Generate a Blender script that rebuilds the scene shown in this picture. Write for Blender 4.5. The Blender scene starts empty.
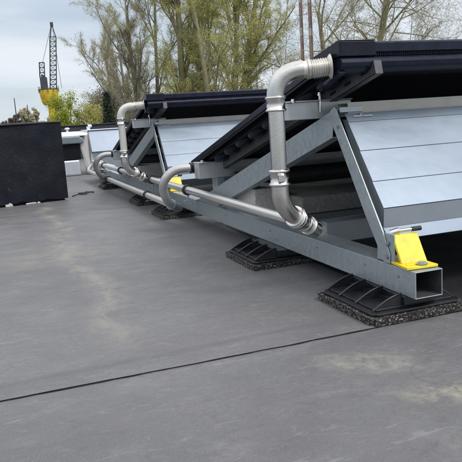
import bpy, math, random
from mathutils import Vector, Matrix, noise
random.seed(7)
C = bpy.data.collections.new('scene'); S = bpy.context.scene; S.collection.children.link(C)

# ---------------------------------------------------------------- materials
def mat(name, base, rough=.5, metal=0., var=.0, vscale=8., bump=0., bscale=60., rvar=0., col2=None, stretch=(1,1,1), spec=.5, detail=5, coord='Object', streak=None):
    m = bpy.data.materials.new(name); m.use_nodes = True
    n = m.node_tree.nodes; l = m.node_tree.links; b = n['Principled BSDF']
    b.inputs['Roughness'].default_value = rough; b.inputs['Metallic'].default_value = metal
    b.inputs['Specular IOR Level'].default_value = spec
    tc = n.new('ShaderNodeTexCoord'); mp = n.new('ShaderNodeMapping'); mp.inputs['Scale'].default_value = stretch
    l.new(tc.outputs[coord], mp.inputs[0])
    if var or col2:
        nz = n.new('ShaderNodeTexNoise'); nz.inputs['Scale'].default_value = vscale; nz.inputs['Detail'].default_value = detail; nz.inputs['Roughness'].default_value = .62
        l.new(mp.outputs[0], nz.inputs[0])
        mx = n.new('ShaderNodeMix'); mx.data_type = 'RGBA'
        rp = n.new('ShaderNodeMapRange'); rp.inputs[1].default_value = .32; rp.inputs[2].default_value = .68
        l.new(nz.outputs[0], rp.inputs[0]); l.new(rp.outputs[0], mx.inputs[0])
        c2 = col2 or tuple(min(1, c*(1+var)) for c in base)
        c1 = base if col2 else tuple(c*(1-var) for c in base)
        mx.inputs[6].default_value = (*c1, 1); mx.inputs[7].default_value = (*c2, 1)
        l.new(mx.outputs[2], b.inputs['Base Color'])
        if rvar:
            r = n.new('ShaderNodeMapRange'); r.inputs[3].default_value = rough-rvar; r.inputs[4].default_value = rough+rvar
            l.new(rp.outputs[0], r.inputs[0]); l.new(r.outputs[0], b.inputs['Roughness'])
    else:
        b.inputs['Base Color'].default_value = (*base, 1)
    if bump:
        nb = n.new('ShaderNodeTexNoise'); nb.inputs['Scale'].default_value = bscale; nb.inputs['Detail'].default_value = 4
        l.new(mp.outputs[0], nb.inputs[0])
        bp = n.new('ShaderNodeBump'); bp.inputs['Strength'].default_value = bump; bp.inputs['Distance'].default_value = .01
        l.new(nb.outputs[0], bp.inputs['Height']); l.new(bp.outputs[0], b.inputs['Normal'])
    return m

M = {}
M['galv'] = mat('galvanised_steel', (.38,.435,.46), .40, .55, .06, 40, .08, 90, .08)
M['galv_dark'] = mat('galvanised_steel_weathered', (.26,.30,.33), .5, .6, .12, 10, .08, 60, .06)
M['galv_shaded'] = mat('galvanised_steel_shaded',(.07,.075,.08),.6,.3,.2,20)  # rail interior: shade of the unlit tube painted into a darker steel colour
M['bracket'] = mat('bracket_steel', (.52,.54,.55), .45, .5, .1, 18, .05, 90)
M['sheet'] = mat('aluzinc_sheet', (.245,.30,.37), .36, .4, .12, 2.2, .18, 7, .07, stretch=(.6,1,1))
M['stainless'] = mat('stainless_pipe', (.66,.645,.62), .24, 1., .08, 7, .03, 160, .07, stretch=(1,.25,1))
M['satin'] = mat('satin_pipe',(.72,.71,.68),.33,.8,.05,9,.02,90,.05,stretch=(1,.2,1))
M['stainless_dull'] = mat('stainless_elbow', (.58,.57,.55), .30, 1., .08, 12, .05, 90, .06)
M['hose'] = mat('aluminium_flexible_hose', (.66,.64,.59), .36, .85, .12, 20, .06, 140)
M['pale_pipe'] = mat('dull_aluminium_pipe', (.60,.59,.56), .40, .6, .06, 12, .05, 100)
M['black_frame'] = mat('black_anodised_frame', (.009,.011,.019), .36, .0, .3, 20, .03, 120, .06, spec=.2)
M['black_lip'] = mat('black_header_lip', (.012,.015,.030), .30, .0, .25, 20, .03, 120, .06, spec=.2)
M['black_inner'] = mat('black_underside', (.004,.005,.009), .5, .0, .3, 9, .1, 40, spec=.2)
M['glass'] = mat('collector_glass', (.008,.010,.02), .08, .0, .1, 3)
M['rubber'] = mat('black_rubber', (.016,.016,.018), .55, 0, .3, 30, .3, 60)
M['plastic'] = mat('black_plastic_foot', (.013,.014,.017), .36, 0, .3, 25, .1, 90, .08)
M['yellow'] = mat('yellow_coated_metal', (.66,.49,.03), .45, 0, .06, 26, .08, 70, col2=(.84,.66,.03))
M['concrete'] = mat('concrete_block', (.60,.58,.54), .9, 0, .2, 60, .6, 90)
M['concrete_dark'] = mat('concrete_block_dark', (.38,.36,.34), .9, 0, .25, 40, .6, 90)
M['insul'] = mat('black_pipe_insulation', (.035,.035,.038), .5, 0, .3, 10, .2, 30)
M['parapet'] = mat('dark_parapet', (.025,.028,.035), .7, 0, .3, 3, .2, 20)
M['white_metal'] = mat('white_painted_metal', (.62,.66,.70), .4, 0, .05, 4)
M['grey_metal'] = mat('grey_painted_metal', (.16,.20,.22), .4, .3, .1, 4)
M['silver_metal'] = mat('silver_sheet', (.48,.52,.56), .4, .4, .12, 5)
M['cream_metal'] = mat('cream_grey_sheet', (.30,.31,.30), .5, 0, .1, 5)
M['crane_yellow'] = mat('crane_yellow_paint', (.62,.42,.03), .6, 0, .35, .9)
M['crane_dark'] = mat('crane_dark_steel', (.04,.05,.06), .6, 0, .3, 1.)
M['mast_red'] = mat('mast_red_paint', (.30,.16,.16), .6, 0, .25, .8)
M['mast_white'] = mat('mast_white_paint', (.45,.42,.42), .6)
M['foam'] = mat('white_foam_scrap', (.5,.5,.48), .8, 0, .15, 40, .4, 60)
M['cable'] = mat('black_cable', (.01,.01,.01), .5)

# rubber granulate mat
def granulate():
    m = bpy.data.materials.new('rubber_granulate'); m.use_nodes = True
    n = m.node_tree.nodes; l = m.node_tree.links; b = n['Principled BSDF']; b.inputs['Roughness'].default_value = .85
    tc = n.new('ShaderNodeTexCoord'); v = n.new('ShaderNodeTexVoronoi'); v.inputs['Scale'].default_value = 190
    l.new(tc.outputs['Object'], v.inputs[0])
    cr = n.new('ShaderNodeValToRGB'); cr.color_ramp.interpolation = 'CONSTANT'
    e = cr.color_ramp.elements; e[0].position = 0; e[0].color = (.01,.01,.012,1); e[1].position = .55; e[1].color = (.05,.045,.045,1)
    for p, c in ((.70,(.14,.12,.11,1)),(.82,(.02,.02,.02,1)),(.9,(.24,.22,.20,1))):
        x = e.new(p); x.color = c
    sp = n.new('ShaderNodeSeparateColor'); l.new(v.outputs['Color'], sp.inputs[0]); l.new(sp.outputs[0], cr.inputs[0]); l.new(cr.outputs[0], b.inputs['Base Color'])
    bp = n.new('ShaderNodeBump'); bp.inputs['Strength'].default_value = .8; bp.inputs['Distance'].default_value = .006
    l.new(v.outputs['Distance'], bp.inputs['Height']); l.new(bp.outputs[0], b.inputs['Normal'])
    return m
M['granulate'] = granulate()

# roof membrane: grey EPDM with real dirt, scuffs and a pale dried-water trail
def roof_mat():
    m = bpy.data.materials.new('roof_membrane'); m.use_nodes = True
    n = m.node_tree.nodes; l = m.node_tree.links; b = n['Principled BSDF']
    tc = n.new('ShaderNodeTexCoord')
    def noise_(scale, detail=6, rough=.6, st=(1,1,1), rot=0, dist=0):
        mp = n.new('ShaderNodeMapping'); mp.inputs['Scale'].default_value = st; mp.inputs['Rotation'].default_value = (0,0,rot)
        l.new(tc.outputs['Object'], mp.inputs[0])
        z = n.new('ShaderNodeTexNoise'); z.inputs['Scale'].default_value = scale; z.inputs['Detail'].default_value = detail; z.inputs['Roughness'].default_value = rough; z.inputs['Distortion'].default_value = dist
        l.new(mp.outputs[0], z.inputs[0]); return z.outputs[0]
    def rng(s, a, b_, c=0, d=1):
        r = n.new('ShaderNodeMapRange'); r.inputs[1].default_value = a; r.inputs[2].default_value = b_; r.inputs[3].default_value = c; r.inputs[4].default_value = d
        l.new(s, r.inputs[0]); return r.outputs[0]
    def mix(f, a, b_, mode='MIX'):
        x = n.new('ShaderNodeMix'); x.data_type = 'RGBA'; x.blend_type = mode
        if isinstance(f, float): x.inputs[0].default_value = f
        else: l.new(f, x.inputs[0])
        for i, v in ((6,a),(7,b_)):
            if isinstance(v, tuple): x.inputs[i].default_value = (*v,1)
            else: l.new(v, x.inputs[i])
        return x.outputs[2]
    def mul(a, b_):
        x = n.new('ShaderNodeMath'); x.operation = 'MULTIPLY'
        for i, v in ((0,a),(1,b_)):
            if isinstance(v,(int,float)): x.inputs[i].default_value = v
            else: l.new(v, x.inputs[i])
        return x.outputs[0]
    def math_(op, a, b_):
        x = n.new('ShaderNodeMath'); x.operation = op
        for i, v in ((0,a),(1,b_)):
            if isinstance(v,(int,float)): x.inputs[i].default_value = v
            else: l.new(v, x.inputs[i])
        return x.outputs[0]
    big = rng(noise_(1.1, 5, .6, dist=.4), .3, .7)
    col = mix(big, (.114,.117,.126), (.168,.171,.181))
    streak = rng(noise_(5, 6, .65, (.35,1.6,1), .25, .3), .42, .68)          # wiping streaks across the sheet
    col = mix(mul(streak, .35), col, (.092,.092,.096))
    lt = rng(noise_(7, 8, .75, (.7,1.2,1), -.2), .52, .72)
    col = mix(mul(lt, .45), col, (.27,.27,.27))
    mot = rng(noise_(3.4, 8, .72, (.8,1.1,1), .4, .5), .36, .66)
    col = mix(mul(mot, .5), col, (.095,.094,.099))
    fine = rng(noise_(55, 4, .7), .35, .72)
    col = mix(mul(fine, .42), col, (.085,.085,.09))
    grit = rng(noise_(230, 3, .8), .55, .70)
    col = mix(mul(grit, .5), col, (.30,.295,.28))
    smr = rng(noise_(22, 8, .8, (.7,1.4,1), .9, .8), .56, .72)
    col = mix(mul(smr, .38), col, (.30,.30,.295))
    dk = rng(noise_(13, 8, .8, (.8,1.2,1), -.6, .6), .57, .70)
    col = mix(mul(dk, .4), col, (.065,.065,.068))
    scr = rng(noise_(16, 5, .75, (.35,1.8,1), .5, .8), .61, .67)              # fine scratches
    col = mix(mul(scr, .22), col, (.34,.34,.34))
    sep = n.new('ShaderNodeSeparateXYZ'); l.new(tc.outputs['Object'], sep.inputs[0])
    # pale dried trail running away from the camera at about x = -1
    wob = mul(math_('SUBTRACT', noise_(1.3, 3, .6), .5), .5)
    dx = math_('ABSOLUTE', math_('ADD', math_('ADD', sep.outputs[0], .98), wob), 0)
    tr = rng(dx, .0, .11, 1, 0)
    brk = rng(noise_(7, 6, .7, (1,.45,1)), .40, .62)
    yy = rng(sep.outputs[1], .15, .6, 0, 1)
    col = mix(mul(mul(mul(tr, brk), yy), .6), col, (.30,.28,.24))
    # yellowish residue patches in the foreground by the pads
    def patch(cx, cy, rx, ry, colr, k, thr=(.35,.6), rot=0):
        mp = n.new('ShaderNodeMapping'); mp.vector_type = 'TEXTURE'
        mp.inputs['Location'].default_value = (cx,cy,0); mp.inputs['Scale'].default_value = (rx,ry,1); mp.inputs['Rotation'].default_value = (0,0,rot)
        l.new(tc.outputs['Object'], mp.inputs[0])
        sx = n.new('ShaderNodeSeparateXYZ'); l.new(mp.outputs[0], sx.inputs[0])
        r2 = math_('ADD', mul(sx.outputs[0], sx.outputs[0]), mul(sx.outputs[1], sx.outputs[1]))
        f = rng(r2, 0, 1, 1, 0)
        return mul(mul(f, rng(noise_(10, 7, .72, (1,1,1), rot), *thr)), k)
    col = mix(patch(-.33,-.23,.22,.10,None,.55,(.42,.62),-.5), col, (.36,.35,.29))
    col = mix(patch(-.22,-.52,.2,.09,None,.8,(.42,.6),-.3), col, (.38,.35,.26))
    col = mix(patch(-1.1,2.1,.5,.35,None,.35), col, (.27,.25,.20))
    # damp darker patch
    col = mix(patch(-.05,-.62,.10,.10,None,.5,(.2,.5)), col, (.08,.08,.085))
    col = mix(patch(-1.05,.145,1.1,.028,None,.9,(.3,.55),.02), col, (.10,.10,.11))
    # thin ring stain
    def ring(cx, cy, r, w, k):
        vx = math_('SUBTRACT', sep.outputs[0], cx); vy = math_('SUBTRACT', sep.outputs[1], cy)
        d = math_('SQRT', math_('ADD', mul(vx,vx), mul(vy,vy)), 0)
        return mul(rng(math_('ABSOLUTE', math_('SUBTRACT', d, r), 0), 0, w, 1, 0), k)
    col = mix(ring(-.20,-.39,.085,.006,.3), col, (.07,.07,.075))
    l.new(col, b.inputs['Base Color'])
    l.new(rng(noise_(6, 7, .7, (.5,1.3,1)), .3, .7, .34, .66), b.inputs['Roughness'])
    b.inputs['Specular IOR Level'].default_value = .45
    bp = n.new('ShaderNodeBump'); bp.inputs['Strength'].default_value = .25; bp.inputs['Distance'].default_value = .01
    h = math_('ADD', mul(noise_(3, 4, .5), 1.5), mul(noise_(150, 5, .7), .45)); l.new(h, bp.inputs['Height']); l.new(bp.outputs[0], b.inputs['Normal'])
    return m
M['roof'] = roof_mat()
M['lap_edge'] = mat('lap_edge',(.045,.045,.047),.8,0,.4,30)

# ---------------------------------------------------------------- object helpers
def tag(o, label=None, cat=None, group=None, kind=None):
    if label: o['label'] = label
    if cat: o['category'] = cat
    if group: o['group'] = group
    if kind: o['kind'] = kind
    return o
def thing(name, label, cat, loc=(0,0,0), group=None, rotz=0):
    o = bpy.data.objects.new(name, None); C.objects.link(o); o.location = loc; o.rotation_euler = (0,0,rotz); o.empty_display_size = .05
    return tag(o, label, cat, group)
def part_label(o, s): o['label'] = s; return o

class MB:
    def __init__(s): s.v = []; s.f = []; s.sm = []; s.mi = []
    def add(s, vs, fs, smooth=False, mi=0):
        k = len(s.v); s.v += [tuple(v) for v in vs]
        for f in fs: s.f.append(tuple(i+k for i in f)); s.sm.append(smooth); s.mi.append(mi)
    def box(s, x0,x1,y0,y1,z0,z1, mi=0):
        s.add([(x0,y0,z0),(x1,y0,z0),(x1,y1,z0),(x0,y1,z0),(x0,y0,z1),(x1,y0,z1),(x1,y1,z1),(x0,y1,z1)],
              [(0,3,2,1),(4,5,6,7),(0,1,5,4),(1,2,6,5),(2,3,7,6),(3,0,4,7)], False, mi)
    def prism(s, pts, d, smooth=False, mi=0):            # closed 3-D polygon swept by vector d
        d = Vector(d); p = [Vector(a) for a in pts]; q = [a+d for a in p]; n = len(p)
        fs = [tuple(range(n))[::-1], tuple(range(n,2*n))]+[(i,(i+1)%n,(i+1)%n+n,i+n) for i in range(n)]
        s.add(p+q, fs, smooth, mi)
    def profile(s, yz, x0, x1, t=.003, mi=0):            # open (y,z) polyline with thickness t, swept along x
        P = [Vector(a) for a in yz]; off = []
        for i in range(len(P)):
            a = P[max(0,i-1)]; b = P[min(len(P)-1,i+1)]; d = (b-a).normalized(); off.append(P[i]+Vector((-d.y,d.x))*t)
        for i in range(len(P)-1):
            q = [P[i],P[i+1],off[i+1],off[i]]
            s.prism([(x0,a.x,a.y) for a in q], (x1-x0,0,0), mi=mi)
    def tube(s, pts, r, n=16, cap=True, smooth=True, mi=0, hollow=0):
        P = [Vector(a) for a in pts]; m = len(P); R = r if isinstance(r,(list,tuple)) else [r]*m
        T = [(P[min(m-1,i+1)]-P[max(0,i-1)]) for i in range(m)]; tot = (P[-1]-P[0]); T = [(q if q.length > 1e-7 else tot).normalized() for q in T]
        a = Vector((0,0,1)) if abs(T[0].z) < .9 else Vector((1,0,0)); u = T[0].cross(a).normalized(); vs = []
        for i in range(m):
            u = (u - T[i]*u.dot(T[i])).normalized(); w = T[i].cross(u)
            for k in range(n):
                g = 2*math.pi*k/n; vs.append(P[i]+(u*math.cos(g)+w*math.sin(g))*R[i])
        fs = [(i*n+k, i*n+(k+1)%n, (i+1)*n+(k+1)%n, (i+1)*n+k) for i in range(m-1) for k in range(n)]
        s.add(vs, fs, smooth, mi)
        if cap:
            for b_, rev in ((0,True),((m-1)*n,False)):
                ids = list(range(b_,b_+n)); s.add([vs[i] for i in ids], [tuple(range(n))[::-1] if rev else tuple(range(n))], False, mi)
    def build(s, name, m, parent=None, bevel=0, seg=2):
        me = bpy.data.meshes.new(name); me.from_pydata(s.v, [], s.f)
        for x in (m if isinstance(m,(list,tuple)) else [m]): me.materials.append(x)
        me.polygons.foreach_set('use_smooth', s.sm); me.polygons.foreach_set('material_index', s.mi)
        me.validate(); me.update()
        o = bpy.data.objects.new(name, me); C.objects.link(o); o.parent = parent
        if bevel:
            b = o.modifiers.new('bevel','BEVEL'); b.width = bevel; b.segments = seg; b.limit_method = 'ANGLE'; b.angle_limit = math.radians(40)
        return o

def arc(p0, p1, p2, n=10):                               # smooth bend through a corner p1
    a, b, c = map(Vector, (p0,p1,p2)); return [(a*(1-t)**2+b*2*t*(1-t)+c*t*t) for t in [i/n for i in range(n+1)]]
def rnd_path(pts, r, lim=.49):                                    # polyline with corners rounded at radius r
    P = [Vector(p) for p in pts]; out = [P[0]]
    for i in range(1,len(P)-1):
        d0 = (P[i-1]-P[i]); d1 = (P[i+1]-P[i]); a = P[i]+d0.normalized()*min(r,d0.length*lim); b = P[i]+d1.normalized()*min(r,d1.length*lim)
        out += arc(a,P[i],b,9)
    return out+[P[-1]]
def ringat(mb, c, d, r, w, bead=.004, n=20):             # a collar band round a pipe with two raised beads
    c = Vector(c); d = Vector(d).normalized()
    b = bead; k = min(b, w/6); prof = [(-w/2,0),(-w/2,b*.8),(-w/2+k*.7,b*1.5),(-w/2+k*1.5,b*1.3),(-w/2+k*2.1,b*.45),(w/2-k*2.1,b*.45),(w/2-k*1.5,b*1.3),(w/2-k*.7,b*1.5),(w/2,b*.8),(w/2,0)]
    mb.tube([c+d*a for a,_ in prof], [r+b for _,b in prof], n)
def bolt(mb, p, d=(0,0,1), r=.009, h=.006, shaft=0):
    p = Vector(p); d = Vector(d).normalized()
    mb.tube([p, p+d*.0015], r*1.55, 14, smooth=False); mb.tube([p+d*.0015, p+d*(h+.0015)], r, 6, smooth=False)
    if shaft: mb.tube([p+d*h, p+d*(h+shaft)], r*.5, 8)
def copy_tree(o, parent=None):
    c = o.copy(); C.objects.link(c); c.parent = parent
    for ch in [x for x in C.objects if x.parent == o]: copy_tree(ch, c)
    return c
def copy_thing(o, loc, label):
    kids = [x for x in C.objects if x.parent == o]; r = o.copy(); C.objects.link(r); r.location = loc; r['label'] = label
    for k in kids:
        gk = [x for x in C.objects if x.parent == k]; c = k.copy(); C.objects.link(c); c.parent = r
        for g in gk:
            d = g.copy(); C.objects.link(d); d.parent = c
    return r

# ---------------------------------------------------------------- camera
f_px, pitch, roll, yaw = 623.21, .1762, -.0652, .3404
fw = Vector((math.sin(yaw)*math.cos(pitch), math.cos(yaw)*math.cos(pitch), -math.sin(pitch)))
r0 = Vector((math.cos(yaw), -math.sin(yaw), 0)); u0 = r0.cross(fw)
rr = r0*math.cos(roll)+u0*math.sin(roll); uu = r0*-math.sin(roll)+u0*math.cos(roll)
cd = bpy.data.cameras.new('camera'); cam = bpy.data.objects.new('camera', cd); S.collection.objects.link(cam); S.camera = cam
mw = Matrix((rr, uu, -fw)).transposed().to_4x4(); mw.translation = Vector((-1.3162,-1.7987,.7574)); cam.matrix_world = mw
cd.sensor_width = 36; cd.lens = f_px/462*36; cd.clip_start = .05; cd.clip_end = 4000
S.render.resolution_x = S.render.resolution_y = 1024

# ---------------------------------------------------------------- ground
RZ = .004                                                # top of the far membrane sheet
g = MB(); g.box(-16,22,-8,.03,-.30,0); roof = tag(g.build('roof', M['roof']), kind='structure')
g = MB(); g.box(-16,22,.028,15.6,-.31,-.002); tag(g.build('roof_slab', M['roof']), kind='structure')
# far sheet laps over the near one; its edge is a slightly wavy cut line
g = MB(); N = 380; top = []
for i in range(N+1):
    x = -16+38*i/N if False else None
xs = [-16+ (13)*i/20 for i in range(20)] + [-3+5*i/260 for i in range(260)] + [2+20*i/30 for i in range(31)]
for x in xs:
    e = .022+.012*noise.noise(Vector((x*1.1,3,0)))+.0035*noise.noise(Vector((x*9,7,0)))
    lift = .0022*max(0,noise.noise(Vector((x*2.3,11,0))))
    top.append((x,e,lift))
vs = []; fs = []
for x,e,lf in top:
    vs += [(x,e+.003,.0004+lf),(x,e,RZ+.0004+lf),(x,e+.008,RZ+.0009+lf),(x,e+.10,RZ+.0008),(x,e+.112,RZ),(x,15.55,RZ)]
for i in range(len(top)-1):
    a = i*6; b = a+6
    for k in range(5): fs.append((a+k,b+k,b+k+1,a+k+1))
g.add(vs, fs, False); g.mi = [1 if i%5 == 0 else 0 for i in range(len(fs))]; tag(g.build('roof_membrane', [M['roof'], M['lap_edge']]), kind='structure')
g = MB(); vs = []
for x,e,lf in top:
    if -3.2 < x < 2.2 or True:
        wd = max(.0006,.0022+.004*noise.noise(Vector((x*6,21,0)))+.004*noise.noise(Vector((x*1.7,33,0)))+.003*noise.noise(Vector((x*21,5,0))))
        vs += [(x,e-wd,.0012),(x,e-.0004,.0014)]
g.add(vs, [(2*i,2*i+2,2*i+3,2*i+1) for i in range(len(top)-1)]); tag(g.build('roof_seam_shadow', mat('seam_shadow',(.012,.012,.012),.7,0,.3,30)), kind='structure')  # thin dark strip painting the shadow under the lifted lap edge
# second welded lap further back, only a faint ridge
ter = MB(); ter.box(-1500,1500,-200,3000,-6.6,-6); M['terrain'] = mat('grass_field', (.06,.075,.03), .9, 0, .4, .05)
tag(ter.build('terrain', M['terrain']), kind='structure')

# ---------------------------------------------------------------- support feet
def make_foot(loc, label):
    t = thing('support_foot', label, 'support foot', loc, 'rubber-matted support feet under the frame')
    # rubber granulate mat with rough edge; local x -.165..+.215, y 0...42
    x0,x1,y0,y1,zt = -.165,.245,0,.42,.028
    g = MB(); nx, ny = 44, 46
    ring = [];
    def edge(a, b, n):
        return [(a[0]+(b[0]-a[0])*i/n, a[1]+(b[1]-a[1])*i/n) for i in range(n)]
    c = .014
    outl = edge((x0+c,y0),(x1-c,y0),nx)+edge((x1-c,y0),(x1,y0+c),3)+edge((x1,y0+c),(x1,y1-c),ny)+edge((x1,y1-c),(x1-c,y1),3)+edge((x1-c,y1),(x0+c,y1),nx)+edge((x0+c,y1),(x0,y1-c),3)+edge((x0,y1-c),(x0,y0+c),ny)+edge((x0,y0+c),(x0+c,y0),3)
    n = len(outl); vs = []
    cx, cy = (x0+x1)/2, (y0+y1)/2
    for lvl, z in enumerate((0,.006,.013,.021,zt)):
        for (x,y) in outl:
            k = 1+.014*noise.noise(Vector((x*60,y*60,z*90)))
            wav = .004*noise.noise(Vector((x*7,y*7,2)))
            vs.append((cx+(x-cx)*k, cy+(y-cy)*k, z+wav*lvl/4+(.0015*noise.noise(Vector((x*80,y*80,5))) if lvl==4 else 0)))
    fs = [(l*n+i,l*n+(i+1)%n,(l+1)*n+(i+1)%n,(l+1)*n+i) for l in range(4) for i in range(n)]
    fs.append(tuple(range(4*n,5*n))); fs.append(tuple(range(n))[::-1])
    g.add(vs, fs); g.build('rubber_mat', M['granulate'], t)
    # plastic plate with a low rim
    p = MB(); z0 = zt+.002; b = .014
    p.prism([(x0+b+.02,y0+b,z0),(x1-b-.02,y0+b,z0),(x1-b,y0+b+.02,z0),(x1-b,y1-b-.02,z0),(x1-b-.02,y1-b,z0),(x0+b+.02,y1-b,z0),(x0+b,y1-b-.02,z0),(x0+b,y0+b+.02,z0)],(0,0,.010))
    p.box(x0+.04,x1-.04,y0+.04,y1-.04,z0+.01,z0+.018)
    p.box(-.012,.129,y0+.03,y1-.03,z0+.018,.080)
    p.build('base_plate', M['plastic'], t, .003)
    # curved ribs rising from the rim to the rail
    for yy in (.045,.165,.285,.385):
        for side in (-1,1):
            r = MB(); n_ = 12; xa = x0+.03 if side < 0 else x1-.03; xb = -.012 if side < 0 else .129
            lo = []; hi = []
            for i in range(n_+1):
                q = i/n_; x = xa+(xb-xa)*q; zz = z0+.012+.048*math.sin(q*math.pi/2*.95)**1.0
                hi.append((x,yy,zz)); 
            pts = [(xa,yy,z0+.008)]+hi+[(xb,yy,z0+.008)]
            r.prism([(a,b_,c_) for a,b_,c_ in pts],(0,.006,0))
            # bead along the top edge
            r.tube([(a,b_+.003,c_) for a,b_,c_ in hi], .0045, 8)
            r.build('rib', M['plastic'], t)
    for (ya,yb) in ((.17,.285),(.05,.165),(.29,.385)):
        for s_ in (-1,1):
            w = MB(); xx = -.035 if s_ < 0 else .15
            w.prism([(xx,ya,z0+.012),(xx,yb,z0+.012),(xx,yb,z0+.03),(xx,ya,z0+.046)],(.004,0,0)); w.build('web', M['plastic'], t)
    return t
foot_specs = [((0,.02,RZ),'black ribbed foot on speckled rubber mat nearest the camera under the open rail end'),
 ((-.045,1.03,RZ),'second ribbed foot along the rail, below the bottom bend of the nearest upright pipe'),
 ((-.015,3.02,RZ),'ribbed foot under the rail just below the near grey bent pipe'),
 ((-.01,4.05,RZ),'ribbed foot under the rail halfway between the two grey bent pipes'),
 ((-.03,6.0,RZ),'farthest small black foot beneath the parallel pipes')]
f0 = make_foot(*foot_specs[0])
for loc, lb in foot_specs[1:]: copy_thing(f0, loc, lb)

# ---------------------------------------------------------------- mounting frame of one row (row-local coordinates)
PX = 5.2
def make_frame():
    t = thing('mounting_frame', 'nearest galvanised steel frame with open square rail end and yellow clamp', 'mounting frame', (0,0,0), 'mounting frames of the collector rows')
    w, za, zb, th = .117,.085,.185,.0045; y1 = 3.305
    g = MB(); A = [(0,za),(w,za),(w,zb),(0,zb)]; B = [(th,za+th),(w-th,za+th),(w-th,zb-th),(th,zb-th)]
    vs = []
    for y in (0,y1):
        vs += [(x,y,z) for x,z in A]+[(x,y,z) for x,z in B]
    fs = []
    for i in range(4):
        j = (i+1)%4
        fs += [(i,j,8+j,8+i),(4+j,4+i,12+i,12+j),(i,4+i,4+j,j),(8+i,8+j,12+j,12+i)]
    g.add(vs, fs)
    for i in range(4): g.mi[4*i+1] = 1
    br = g.build('base_rail', [M['galv'], M['galv_shaded']], t, .0022)
    for y in (.10,.33,.74,1.28,2.0,2.75):
        b = MB(); b.tube([(-.0005,y,.15),(-.003,y,.15)], .005, 10, smooth=False); b.build('rivet', M['galv_dark'], br)
    # rear leg: L profile
    g = MB(); y = .004
    g.prism([(0,.150,.188),(0,.188,.188),(0,.311,.354),(0,.572,.745),(0,.562,.768),(0,.530,.782),(0,.512,.772),(0,.496,.742),(0,.346,.528),(0,.190,.300),(0,.148,.222)],(-.004,0,0))
    g.prism([(0,.497,.740),(0,.501,.738),(0,.196,.302),(0,.192,.302)],(.003,0,0))
    leg = g.build('rear_leg', M['galv'], t, .0012)
    for (yy,zz) in ((.163,.212),(.163,.262),(.50,.70)):
        b = MB(); bolt(b, (-.004,yy,zz), (-1,0,0), .006, .004); b.build('bolt', M['galv_dark'], leg)
    g = MB(); g.box(.002,.007,.128,.24,.188,.30); g.box(.002,.05,.128,.24,.1875,.1925); g.build('leg_gusset', M['galv'], t, .001)
    # sloping support rail: C profile
    g = MB(); T0=(.540,.771); T1=(2.60,.196); B0=(.560,.655); B1=(2.17,.188)
    g.prism([(0,*T0),(0,*B0),(0,*B1),(0,2.62,.188)],(.004,0,0))
    g.prism([(.004,*T0),(.004,T0[0],T0[1]-.004),(.004,T1[0],T1[1]-.004),(.004,*T1)],(.05,0,0))
    g.prism([(.004,B0[0],B0[1]),(.004,B0[0],B0[1]+.004),(.004,B1[0]-.02,B1[1]+.010),(.004,B1[0]-.02,B1[1]+.006)],(.05,0,0))
    g.build('support_rail', M['galv'], t, .0012)
    # purlins
    g = MB(); g.box(-.150,.16,.665,.735,.738,.812); g.box(-.158,.16,.650,.745,.812,.818)
    pb = g.build('purlin_bracket', M['bracket'], t, .003)
    for (x,y_) in ((-.128,.676),(.0,.676)):
        b = MB(); h_ = .815 if x < -.1 else .838; b.tube([(x,y_-.020,.765 if x > -.1 else .81),(x,y_-.020,h_)], .0055, 10); b.tube([(x,y_-.020,h_-.002),(x,y_-.020,h_+.012)], [.011,.008], 12); b.build('bolt', M['stainless'], pb)
    g = MB(); g.profile([(.60,.757),(.60,.797),(.512,.797),(.512,.752)], .052, PX, .004); g.build('high_purlin', mat('purlin_beige_zinc', (.44,.43,.40), .5, .3, .08, 10), t)
    g = MB(); g.box(.01,.12,.505,.511,.758,.779); g.box(.06,.15,.480,.509,.736,.741); k = g.build('corner_clip', M['galv'], t, .001)
    b = MB(); bolt(b,(.10,.49,.742),(0,-.2,1),.008,.007); b.build('bolt', M['stainless'], k)
    g = MB(); g.box(-.115,.30,2.145,2.25,.385,.488); g.box(-.12,.30,2.13,2.26,.488,.493); g.box(.30,PX,2.15,2.25,.40,.488)
    lp = g.build('low_purlin', M['bracket'], t, .003)
    b = MB(); b.tube([(-.09,2.145,.488),(-.09,2.145,.507)], [.011,.009], 12); b.build('bolt', M['white_metal'], lp)
    g = MB(); g.box(.006,.06,2.15,2.25,.30,.385); g.build('purlin_stub', M['galv'], t, .002)
    # wind deflector: lapped sheets, fold, turned-out lip
    g = MB(); top = Vector((.499,.752)); fold = Vector((.232,.385)); d = fold-top; nrm = Vector((d.y,-d.x)).normalized()*-1
    if nrm.x > 0: nrm = -nrm
    cuts = [0,.085,.40,.72,1.0]
    for i in range(4):
        a = top+d*cuts[i]; b_ = top+d*(cuts[i+1]+(.012 if i < 3 else 0)); o = nrm*(.0045*(1 if i%2 else 0)+.0)
        a2 = a+nrm*.006 if i else a; 
        g.prism([(.028,*(a+nrm*.0)),(.028,*(b_+nrm*.0035)),(.028,*(b_+nrm*.0015)),(.028,*(a-nrm*.0020))],(PX-.03,0,0))
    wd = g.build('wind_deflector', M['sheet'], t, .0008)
    g = MB(); g.profile([(.232,.3835),(.238,.309)], .030, PX, .003); g.build('deflector_flange', mat('flange_zinc', (.29,.33,.37), .5, .45, .06, 6, .05, 60), wd)
    g = MB(); g.profile([(.237,.308),(.196,.266)], .030, PX, .003); g.build('deflector_lip', M['sheet'], wd)
    g = MB(); g.prism([(.030,.486,.728),(.030,.522,.728),(.030,.290,.352),(.030,.236,.312),(.030,.232,.3835)],(.0025,0,0)); g.build('side_flange', M['galv_dark'], wd)
    # cross rails towards the right
    for yy in (.86,2.55):
        g = MB(); g.box(.121,PX,yy,yy+.09,.13,.235) if yy < 1 else g.box(.121,PX,yy,yy+.08,.10,.183); g.build('cross_rail', M['galv_dark'], t, .003)
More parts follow.
